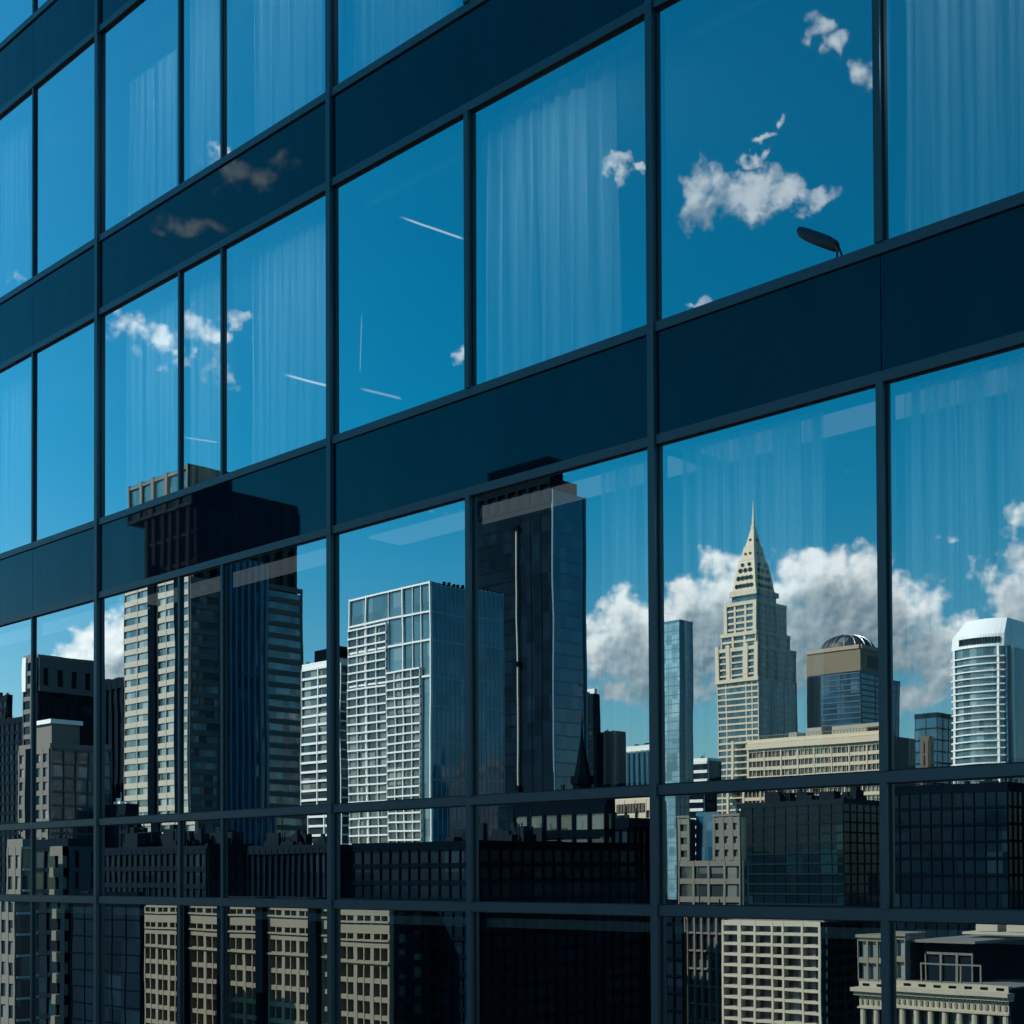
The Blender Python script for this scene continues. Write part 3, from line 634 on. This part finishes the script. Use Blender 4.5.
def spired():
    b = Bld('spired_tower', 'cream stepped skyscraper with needle spire and lace-like pyramid crown, right half', 'tower', 716.4, 757.7, 794.7, 678, 850); v = b.v; z = v.z
    m = MB(); v.core(m); gl = m; w = MB(); side = MB(); fl = 3.9
    def tier(l, c, r, ptop, pbot, bay, fl, pw, bh, d=.8):
        u = Vol(l, c, r, ptop, y=v.yc + (v.X(757.7)-v.X(c))*.9*-1*-1)
        u.zt = z(ptop); z0 = z(pbot)
        gl.box(u.xl, u.xc, u.yc, u.yr, z0-.3, u.zt)
        u.latF(w, u.xl, u.xc, z0, u.zt, bay, fl, pw, bh, d); u.latR(side, u.yc, u.yr, z0, u.zt, bay, fl, pw, bh, d)
        u.F(w, u.xl-.5, u.xc+.5, u.zt-1.6, u.zt+.6, -.05, 1.2); u.R(side, u.yc, u.yr, u.zt-1.6, u.zt+.6, -.05, 1.2); return u
    # shaft
    v.latF(w, v.xl, v.xc, 0, v.zt, 200, fl, 1.0, 1.15, .6); v.latR(side, v.yc, v.yr, 0, v.zt, 12, fl, .6, .8, .5)
    for px in (725, 745, 751): x = v.X(px); v.F(w, x-.35, x+.35, 0, v.zt, -.05, .4)
    v.F(w, v.xl-.6, v.xc+.6, v.zt-1.8, v.zt+.4, -.05, 1.6)
    u1 = tier(717, 757, 793, 647, 678, 9, 3.9, 1.6, 1.0, 1.1)
    for px in (717.6, 728, 746, 756): x = u1.X(px); u1.F(w, x-1.3, x+1.3, z(678), z(643), -.05, 1.6)
    u2 = tier(721, 755.5, 787, 632, 647, 10, 4.2, 1.5, 1.3)
    u3 = tier(724.5, 755, 783.5, 601, 632, 9, 3.9, 1.3, 1.3)
    for px in (725.5, 754): x = u3.X(px); u3.F(w, x-1.2, x+1.2, z(632), z(600), -.05, 1.3)
    u4 = Vol(728.7, 755, 777, 588, y=u3.yc+2); zz = z(588); gl.box(u4.xl+1, u4.xc-1, u4.yc+1, u4.yr-1, z(602), zz)
    u4.F(w, u4.xl, u4.xc, z(593), zz, -1.2, .4); u4.R(side, u4.yc, u4.yr, z(593), zz, -1.2, .4)
    b.add('glazing', gl, cityglass('spired_glass', (.03, .075, .105), amount=.3, lite=(.16, .22, .25), ior=1.5))
    # crown
    cw = MB(); u = Vol(731.5, 754, 773.5, 585, y=u4.yc+1.5)
    cxm, cym = (u.xl+u.xc)/2, (u.yc+u.yr)/2; hx, hy = (u.xc-u.xl)/2, (u.yr-u.yc)/2
    lv = [(588, 1.0), (572, .86), (558, .70), (555.5, .58), (543, .47), (541, .38), (524, .16), (519, .09), (508, .055), (492, .012)]
    for (p0, s0), (p1, s1) in zip(lv, lv[1:]):
        cw.frus(cxm-hx*s0, cxm+hx*s0, cym-hy*s0, cym+hy*s0, z(p0), cxm-hx*s1, cxm+hx*s1, cym-hy*s1, cym+hy*s1, z(p1))
    for p, s in ((588, 1.06), (556.5, .66), (542, .45), (520, .14)): cw.box(cxm-hx*s, cxm+hx*s, cym-hy*s, cym+hy*s, z(p)-.8, z(p)+.8)
    b.add('crown', cw, cream)
    hw = MB()
    for py, s, n, r in ((583, .955, 5, 1.4), (575, .885, 4, 1.5), (567, .80, 3, 1.5), (561, .74, 2, 1.2), (549, .52, 2, .8), (534, .28, 1, .9)):
        for i in range(n):
            t_ = ((i+.5)/n*2-1)*.8
            X_, Y_ = cxm+hx*s*t_, cym-hy*s
            hw.tube([(X_, Y_-.5, z(py)), (X_, Y_+1.5, z(py))], r, 8)
            X_, Y_ = cxm+hx*s, cym+hy*s*t_
            hw.tube([(X_+.5, Y_, z(py)), (X_-1.5, Y_+.01, z(py))], r, 8)
    b.add('crown_opening', hw, black)
    b.add('wall', w, cream); b.add('side_wall', side, solid('shade_side_limestone', (.20, .185, .165), .8, 0, .1, .15))  # dimness of the shaded side is put into its limestone colour
    m = MB()
    for px in (736, 752): x = v.X(px); m.box(x-.8, x+.8, v.yc-6.2, v.yc-4.8, 0, z(742))
    for k in range(9): m.box(v.X(733), v.X(752), v.yc-6, v.yc-.9, z(745)-k*3.9, z(745)-k*3.9+.8)
    b.add('annex', m, cream)
spired()

def dome_block():
    b = Bld('domed_building', 'square block with ochre top band and dark ribbed dome, right of the spired tower', 'building', 805.5, 859, 886, 648, 520); v = b.v; z = v.z
    m = MB(); v.core(m, 0, z(672)); b.add('glazing', m, cityglass('dome_block_glass', (.02, .07, .12), amount=.12, lite=(.1, .2, .28), ior=1.7))
    m = MB(); m.box(v.xl-.3, v.xc+.3, v.yc-.3, v.yr+.3, z(672)+.01, v.zt); b.add('top_band', m, ochre)
    m = MB()
    for i in range(60): x = v.xl+(v.xc-v.xl)*i/59; v.F(m, x-.08, x+.08, z(672), v.zt-1, .3, .42)
    v.F(m, v.xl, v.xc, v.zt-.8, v.zt+.6, .2, .8); v.R(m, v.yc, v.yr, v.zt-.8, v.zt+.6, .2, .8); b.add('coping', m, solid('ochre_coping', (.34, .28, .2), .7))
    m = MB(); yy0, yy1 = v.yc+(v.yr-v.yc)*.25, v.yc+(v.yr-v.yc)*.85; v.R(m, yy0, yy1, z(668), z(656), .3, .5); b.add('louvre', m, brown)
    m = MB(); v.latF(m, v.xl+6, v.xc-.2, 0, z(673), 9, 2.1, .2, .5, .15); v.latR(m, v.yc+.2, v.yr, 0, z(673), 8, 2.1, .2, .5, .15); b.add('mullion_grid', m, solid('blue_grey_mullion', (.05, .08, .11), .6))
    m = MB(); v.F(m, v.xl, v.xl+6, 0, z(673), -.02, .3); b.add('side_pier', m, black)
    # dome
    cx, cy = (v.xl+v.xc)/2, (v.yc+v.yr)/2; ax = (v.xc-v.xl)*.46; ay = (v.yr-v.yc)*.46; hh = 5.8
    rx = min(ax, ay)*1.05; d = MB(); n, r_ = 32, 8
    for k in range(r_):
        t = k/r_*PI/2; d.v += [(cx+ax*math.cos(t)*math.cos(2*PI*j/n), cy+ay*math.cos(t)*math.sin(2*PI*j/n), v.zt+.5+hh*math.sin(t)) for j in range(n)]
    d.v.append((cx, cy, v.zt+.5+hh))
    for k in range(r_-1):
        for j in range(n): a = k*n+j; c = k*n+(j+1) % n; d.f.append((a, c, c+n, a+n))
    for j in range(n): d.f.append(((r_-1)*n+j, (r_-1)*n+(j+1) % n, len(d.v)-1))
    do = b.add('dome', d, cityglass('dome_glass', (.02, .03, .04), amount=.02, ior=1.4, rough=.5), smooth=True)
    q = MB()
    for j in range(16):
        a = 2*PI*j/16; pts = [(cx+ax*1.01*math.cos(t)*math.cos(a), cy+ay*1.01*math.cos(t)*math.sin(a), v.zt+.6+hh*1.02*math.sin(t)) for t in [PI/2*i/8 for i in range(9)]]
        q.tube(pts, .2, 5)
    b.add('rib', q, steel, do)
dome_block()
simple('office_tower', 'narrow blue slab just right of the domed building', 'tower', 884, 895, 902, 679, 640, g_blue, bluem, 4, 3.9, .1, .4, .15, plant=0)

def long_block():
    b = Bld('office_building', 'long low cream building with deep window rows below the domed block', 'building', 748, 884, 917, 733, 300); v = b.v
    m = MB(); v.core(m, 0, v.zt-.5); b.add('glazing', m, cityglass('long_block_glass', (.05, .06, .06), amount=.45, lite=(.34, .33, .28), ior=1.6, bay=1.4, floor=3.2))
    w = MB(); fl = 2.05
    v.latF(w, v.xl, v.xc, 0, v.zt-1.8, 4.2, fl, .28, .75, .5); v.latF(w, v.xl, v.xc, 0, v.zt-1.8, 1.05, 400, .10, .3, .3)
    v.F(w, v.xl-.4, v.xc+.2, v.zt-1.9, v.zt-.6, -.05, 1.0); v.F(w, v.xl-.2, v.xc+.1, v.zt-.45, v.zt+.4, -.3, .1); b.add('wall', w, cream)
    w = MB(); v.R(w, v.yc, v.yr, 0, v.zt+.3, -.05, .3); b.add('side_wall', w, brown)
    m = MB(); m.box(v.xl+1, v.xc-.5, v.yc+1, v.yr-.5, v.zt-.5, v.zt-.2)
    for px, wd, h in ((781, 1.0, 1.9), (803, 2.0, 2.6), (845, 6, 2.6), (868, 3, 1.8)):
        x = v.X(px); m.box(x-wd, x+wd, v.yc+4, v.yc+8, v.zt-.3, v.zt+h)
    b.add('roof', m, solid('tan_roof', (.34, .31, .26), .8))
    m = MB()
    for i in range(46): x = v.xl+(v.xc-v.xl)*(i+.5)/46; m.box(x-.05, x+.05, v.yc+.2, v.yc+.3, v.zt+.35, v.zt+1.2)
    m.box(v.xl, v.xc, v.yc+.2, v.yc+.3, v.zt+1.15, v.zt+1.25); b.add('railing', m, dcream)
long_block()
b = simple('office_tower', 'blue glass block left of the white curved tower', 'tower', 918, 940, 957, 713, 480, g_blue, dgrey, 4, 3.9, .15, .5, .15, plant=1)
simple('office_block', 'thin brown building between the cream block and the white curved tower', 'building', 924, 932, 936, 737, 440, g_dark, brown, 3, 3.9, 2.2, .8, .4, plant=0)

def curved():
    b = Bld('office_tower', 'white curved tower with sloping white crown and horizontal bands, right edge', 'tower', 956, 1006, 1052, 642, 420); v = b.v; z = v.z
    def arc(off=0.0, n=12, s=1.0):       # front face bowed towards the facade, back square
        w_ = v.xc-v.xl; pts = []
        for i in range(n+1):
            t = i/n; x = v.xl-off+(w_+2*off)*t; pts.append((x, v.yc-off-2.6*math.sin(PI*t)**.8))
        return pts + [(v.xc+off, v.yr), (v.xl-off, v.yr)]
    gp = arc(0); m = MB(); m.prism(gp, 0, v.zt); b.add('glazing', m, cityglass('curved_glass', (.06, .12, .15), amount=.2, lite=(.3, .36, .4), ior=1.9, bay=2.2))
    w = MB(); k = 0
    while v.zt - 3.2 - k*2.15 > 0: w.prism(arc(.55), v.zt-3.2-k*2.15, v.zt-3.2-k*2.15+.42); k += 1
    for t in (.05, .93): 
        x = v.xl+(v.xc-v.xl)*t; w.box(x-.35, x+.35, v.yc-2.6*math.sin(PI*t)**.8-.7, v.yc+1, 0, v.zt)
    b.add('band', w, white)
    m = MB(); v.R(m, v.yc+.2, v.yr, 0, v.zt+.2, .56, 1.0); b.add('side_wall', m, g_blue)
    m = MB(); v.R(m, v.yc+2.0, v.yc+3.2, 0, v.zt+.3, .9, 1.9); b.add('side_fin', m, steel)
    # crown: bevelled white cap
    base_ = arc(.4); cx_, cy_ = (v.xl+v.xc)/2, (v.yc+v.yr)/2
    tp = [((x-cx_)*.80+cx_+.6, (y-cy_)*.72+cy_) for x, y in base_]
    H = z(611)-v.zt; mid = [((x-cx_)*.985+cx_, (y-cy_)*.97+cy_) for x, y in base_]
    m = MB(); m.prism(base_, v.zt+.01, v.zt+H*.42, mid); m.prism(mid, v.zt+H*.42, v.zt+H, tp); b.add('crown', m, solid('white_metal_crown', (.78, .79, .80), .35, 0, .04))
    m = MB(); xa, xb = v.X(966), v.X(1003)
    for i in range(15):
        x = xa+(xb-xa)*i/14; t = (x-v.xl)/(v.xc-v.xl); m.box(x-.28, x+.28, v.yc-2.6*math.sin(PI*t)**.8-.55, v.yc, v.zt+1.0, v.zt+2.9)
    b.add('crown_louvre', m, dgrey)
curved()

# ---- the nearer, lower roofs (bottom rows of the facade); black and dark blocks carry shade in their colour
b = simple('stone_building', 'cream stone block with small dark windows just left of the wide central mullion', 'building', 614.5, 657, 668, 800, 260, g_win, cream, 2.6, 3.6, 1.7, 2.2, .4, plant=0, par=.3)
m = MB(); v = b.v
for i in range(9): x = v.xl+(v.xc-v.xl)*(.2+.07*i); v.F(m, x-.45, x+.45, v.zt-2.4, v.zt-.8, .41, .6)
b.add('frieze', m, brown)
simple('office_block', 'dark stepped block in front of the cream stone block', 'building', 560, 632, 656, 828, 190, g_dark, black, 1.4, 2.6, .1, .4, .3)
b = simple('office_block', 'office block with large grey windows in dark frames, lower centre', 'building', 517, 609, 616, 806, 170, cityglass('grey_office_glass', (.045, .055, .06), amount=.5, lite=(.11, .12, .12), ior=1.6, bay=2.2, floor=2.9), black, 2.4, 2.9, .35, 1.0, .3, plant=3)
simple('office_block', 'low black roofed block below the white grid tower', 'building', 352, 470, 640, 846, 150, g_dark, black, 1.7, 1.9, .12, .5, .2, plant=9, par=.5)
simple('office_block', 'dark glazed block with a faint column grid, lower left centre', 'building', 246, 330, 352, 849, 200, g_dark, dgrey, 1.5, 9, .18, .8, .4, plant=7, par=.5)
simple('office_block', 'dark roof cluttered with vents in front of the beige tower', 'building', 104, 204, 250, 848, 240, g_dark, dgrey, 2, 3, .3, .9, .3, plant=16, par=.5)
b = Bld('twin_tower', 'grey brown twin-topped stone building right of the wide central mullion', 'building', 682, 744.5, 750, 859, 200); v = b.v
m = MB(); v.core(m, 0, v.zt); g2 = MB()
for l, r_ in ((682, 693.5), (717, 744.5)): m.box(v.X(l)+.1, v.X(r_)-.1, v.yc+.1, v.yr, v.zt, v.z(815))
b.add('glazing', m, g_win)
m = MB(); v.latF(m, v.xl, v.xc, 0, v.zt, 2.6, 2.6, .4, .8, .3); v.latR(m, v.yc, v.yr, 0, v.zt, 2.6, 2.6, .8, .8, .3)
for l, r_ in ((682, 693.5), (717, 744.5)):
    v.latF(m, v.X(l), v.X(r_), v.zt, v.z(814), 1.6, 1.95, .85, .95, .3)
    m.box(v.X(l)-.1, v.X(r_)+.1, v.yc-.4, v.yr, v.z(814)+.01, v.z(813)+.2)
b.add('wall', m, solid('grey_brown_stone', (.16, .155, .14), .8, 0, .15, .2))
m = MB(); m.box(v.X(693.5), v.X(717), v.yc+2, v.yr, v.zt, v.z(808)); b.add('middle_glazing', m, g_blue)
simple('office_block', 'wide dark teal glass block across the lower right', 'building', 744.8, 846, 893, 799, 230, g_teal, solid('teal_mullion', (.006, .016, .022), .8, ior=1.2), 2.2, 1.7, .06, .3, .15, plant=14, par=.4)
simple('office_block', 'dark block behind the rooftop of the columned building, right edge', 'building', 893, 1010, 1100, 786, 260, g_dark, black, 2.2, 3.2, .15, .5, .2, plant=8)

def white_flats():
    b = Bld('apartment_building', 'white apartment block with wide recessed windows at the bottom right', 'building', 721, 819, 858, 922, 140); v = b.v; z = v.z
    m = MB(); v.core(m, 0, v.zt-.1, .6); b.add('glazing', m, g_win)
    w = MB(); fl = 1.44*1.0; fl = 1.135
    xs = [721, 736.5, 738.5, 752.5, 770, 782, 800, 819]
    for px, hw in ((721, .25), (738.5, .22), (753.5, .12), (771, .12), (782, .12), (801, .12), (818.8, .25)):
        x = v.X(px); w.box(max(v.xl, x-hw), min(v.xc, x+hw), v.yc-.25, v.yc+1, 0, v.zt)
    k = 0
    while v.zt-k*fl > 0:
        zz = v.zt-k*fl; w.box(v.xl, v.xc, v.yc-.22, v.yc+1, zz-(.50 if k == 0 else .30), zz-.002); k += 1
    b.add('wall', w, solid('off_white_render', (.43, .39, .315), .8, 0, .14, .5))
    w = MB(); k = 0
    while v.zt-k*fl > 0:
        zz = v.zt-k*fl; v.R(w, v.yc+.01, v.yr, zz-.42, zz-.004, -.7, .15); k += 1
    for i in range(5): yy = v.yc+(v.yr-v.yc)*i/4; v.R(w, yy+.01, yy+.35, 0, v.zt, -.7, .2)
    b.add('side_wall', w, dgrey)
    m = MB(); m.box(v.xl+.3, v.xc-.3, v.yc+.9, v.yr-.3, v.zt-.1, v.zt+.1)
    for i in range(7): m.box(v.xl+1+i*1.5, v.xl+1.4+i*1.5, v.yc+1.2, v.yc+1.8, v.zt, v.zt+.3+.2*(i % 3))
    b.add('roof', m, grey)
    # furniture-like blinds half drawn
white_flats()
simple('office_block', 'grey building with narrow vertical fins left of the white apartment block', 'building', 686, 724, 740, 914, 185, g_win, grey, 1.25, 2.4, .28, .25, .5)
simple('office_block', 'dark blue building beneath the wide central mullion', 'building', 600, 680, 686, 905, 240, g_dark, black, 2, 3, .2, .4, .3)
simple('office_block', 'very dark gridded block at the bottom centre', 'building', 440, 640, 662, 910, 200, g_dark, solid('dim_blue_grey_panel', (.05, .075, .085), .8, ior=1.2), 1.6, 2.2, .3, .5, .3)  # even dark blue-grey tone over the whole lattice
simple('office_block', 'plain black block left of the sunlit beige building at the bottom', 'building', 70, 138, 141, 903, 158, g_dark, black, 3, 2, .05, .15, .1)

def deco():
    b = Bld('stone_building', 'sunlit beige stone building with black strips standing in for shaded shafts at the bottom left', 'building', 143.5, 388, 452, 905, 150); v = b.v; z = v.z
    m = MB(); v.core(m, 0, v.zt, .5); b.add('glazing', m, cityglass('deco_glass', (.04, .06, .07), amount=.5, lite=(.30, .34, .32), ior=1.6, bay=1.1, floor=2.2))
    w = MB(); dk = MB(); fl = 1.95
    segs = [(143.5, 182), (190, 221), (226, 259), (266, 312), (320, 334), (337, 388)]
    gaps = [(182, 190), (259, 266), (312, 320)]
    for a, c in segs:
        x0, x1 = v.X(a), v.X(c); nb = max(2, 2*round((x1-x0)/3.0)); big = z(968)
        for i in range(nb+1):
            x = x0+(x1-x0)*i/nb; hw = .30 if i % 2 == 0 else .09; v.F(w, max(x0, x-hw), min(x1, x+hw), 0, v.zt-.1, -.8, .35)
        k = 0
        while v.zt-k*fl > 0:
            zz = v.zt-k*fl; v.F(w, x0+.01, x1-.01, zz-(1.0 if k in (0, 1) else .55), zz-.005, -.8, .30 if k > 2 else .38); k += 1
        for py in (921, 939.5, 962): v.F(w, x0-.1, x1+.1, z(py)-.09, z(py)+.12, -.1, .6)
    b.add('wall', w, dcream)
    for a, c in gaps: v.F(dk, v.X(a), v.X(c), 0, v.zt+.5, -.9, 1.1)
    v.F(dk, v.X(221.5), v.X(226.5), 0, v.zt, -.9, .9); b.add('shaft_shade', dk, black)  # proud black strips painted where the shafts would lie in shade
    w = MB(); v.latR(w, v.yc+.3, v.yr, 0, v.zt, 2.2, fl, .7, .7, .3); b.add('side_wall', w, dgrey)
    m = MB(); m.box(v.xl+.6, v.xc-.6, v.yc+.9, v.yr-.4, v.zt, v.zt+.3); b.add('roof', m, roofm)
deco()

def classical():
    b = Bld('columned_building', 'classical cream building with cornice, frieze and columns at the bottom right corner', 'building', 857, 1007.5, 1060, 992, 110); v = b.v; z = v.z
    m = MB(); v.core(m, 0, v.zt-.05, .5); b.add('glazing', m, g_win)
    w = MB()
    zt = v.zt
    v.F(w, v.xl-.5, v.xc+.2, zt-.62, zt-.30, -.5, .75); v.F(w, v.xl-.35, v.xc+.15, zt-.95, zt-.62, -.5, .45)   # cornice
    v.F(w, v.xl, v.xc, zt-1.9, zt-.95, -.5, .1)                                                                 # frieze
    v.F(w, v.xl-.1, v.xc+.05, zt-2.05, zt-1.9, -.5, .3)
    v.F(w, v.xl, v.xc, zt-.30, zt+.22, -.5, .12); b.add('cornice', w, solid('aged_limestone', (.36, .325, .25), .8, 0, .2, 1.2))
    w = MB(); n = 46
    for i in range(n): x = v.xl+(v.xc-v.xl)*(i+.5)/n; v.F(w, x-.05, x+.05, zt-1.08, zt-.95, .1, .35)
    for i in range(26): x = v.xl+(v.xc-v.xl)*(i+.5)/26; v.F(w, x-.1, x+.1, zt-1.7, zt-1.3, .1, .2)
    b.add('ornament', w, dcream)
    w = MB(); n = 10
    for i in range(n): x = v.xl+(v.xc-v.xl)*(i+.5)/n; v.F(w, x-.32, x+.32, zt-.16, zt+.06, .12, .14)
    b.add('parapet_opening', w, black)
    w = MB()
    for i in range(n+1):
        x = v.xl+.3+(v.xc-v.xl-.6)*i/n; w.tube([(x, v.yc+.05, 0), (x, v.yc+.05, zt-2.05)], .26, 10)
    b.add('column', w, solid('column_limestone', (.36, .325, .25), .8, 0, .2, 1.2))
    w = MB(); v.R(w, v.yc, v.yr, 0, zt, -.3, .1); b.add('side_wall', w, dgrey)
    m = MB(); m.box(v.xl+.4, v.xc-.3, v.yc+.5, v.yr-.3, zt-.04, zt+.05); b.add('roof', m, grey)
    # recessed attic storeys
    u = Vol(856, 905, 915, 936, y=v.yc+2.5); m = MB(); m.box(u.xl+.2, u.xc-.2, u.yc+.2, u.yr+2, zt, u.zt-.05); b.add('attic_glazing', m, g_pale)
    m = MB(); u.latF(m, u.xl, u.xc, zt, u.zt, 1.0, 1.9, .16, .5, .2); u.F(m, u.xl-.1, u.xc+.1, u.zt-.2, u.zt+.05, -.2, .35); m.box(u.xl, u.xc, u.yc, u.yr+2, u.zt-.04, u.zt+.04); b.add('attic_wall', m, dcream)
    u = Vol(925, 972, 1030, 946, y=v.yc+4); m = MB(); m.box(u.xl, u.xc, u.yc, u.yr, zt, u.zt); b.add('penthouse', m, dgrey)
    m = MB(); u.latF(m, u.xl, u.xc, zt, u.zt-.8, 1.5, 8, .2, .2, .2); b.add('penthouse_frame', m, grey)
    m = MB(); m.box(u.xl-.8, u.xc+.6, u.yc-1.0, u.yr+.5, u.zt+.01, u.zt+.22); b.add('penthouse_roof', m, grey)
    u = Vol(920, 979, 990, 969, y=v.yc+.6); m = MB()
    xs = [u.xl+(u.xc-u.xl)*i/3 for i in range(4)]
    for x in xs: m.box(x-.06, x+.06, u.yc, u.yc+.15, zt, u.zt)
    m.box(u.xl-.06, u.xc+.06, u.yc+.01, u.yc+.14, u.zt+.002, u.zt+.12); m.box(u.xl-.06, u.xc+.06, u.yc+.01, u.yc+.14, zt+.1, zt+.2); b.add('terrace_frame', m, grey)
    m = MB(); u = Vol(974, 1050, 1060, 927, y=v.yc+9); m.box(u.xl, u.X(996), u.yc, u.yc+2, u.z(936), u.zt); m.box(u.X(1005), u.xc, u.yc, u.yc+2, u.z(936), u.zt); m.box(u.xl-1, u.xc, u.yc-.5, u.yc+3, u.z(939), u.z(936.5)); b.add('roof_cabin', m, solid('cabin_render', (.36, .33, .26), .8))
classical()

# ---- far skyline and infill so that the city goes on between and beyond
rnd = random.Random(11)
tones = [(g_dark, dgrey), (g_win, grey), (g_blue, bluem), (g_win, brown), (g_dark, grey)]
words = ['dark', 'grey', 'blue glass', 'brown', 'grey banded']
px = -60; k = 0
while px < 1060:
    wd = rnd.uniform(22, 46); top = rnd.uniform(792, 822) if k % 4 else rnd.uniform(775, 795); Z = rnd.uniform(800, 1300); i = k % 5
    lab = 'small %s block low on the reflected horizon, one of the far row' % words[i]
    g_, w_ = tones[i]
    b = simple('far_building', lab, 'building', px, px+wd*.62, px+wd, top, Z, g_, w_, 6, 4, 1.2, 1.4, .5, plant=3, group='far %s blocks on the horizon' % words[i])
    px += wd*.8; k += 1
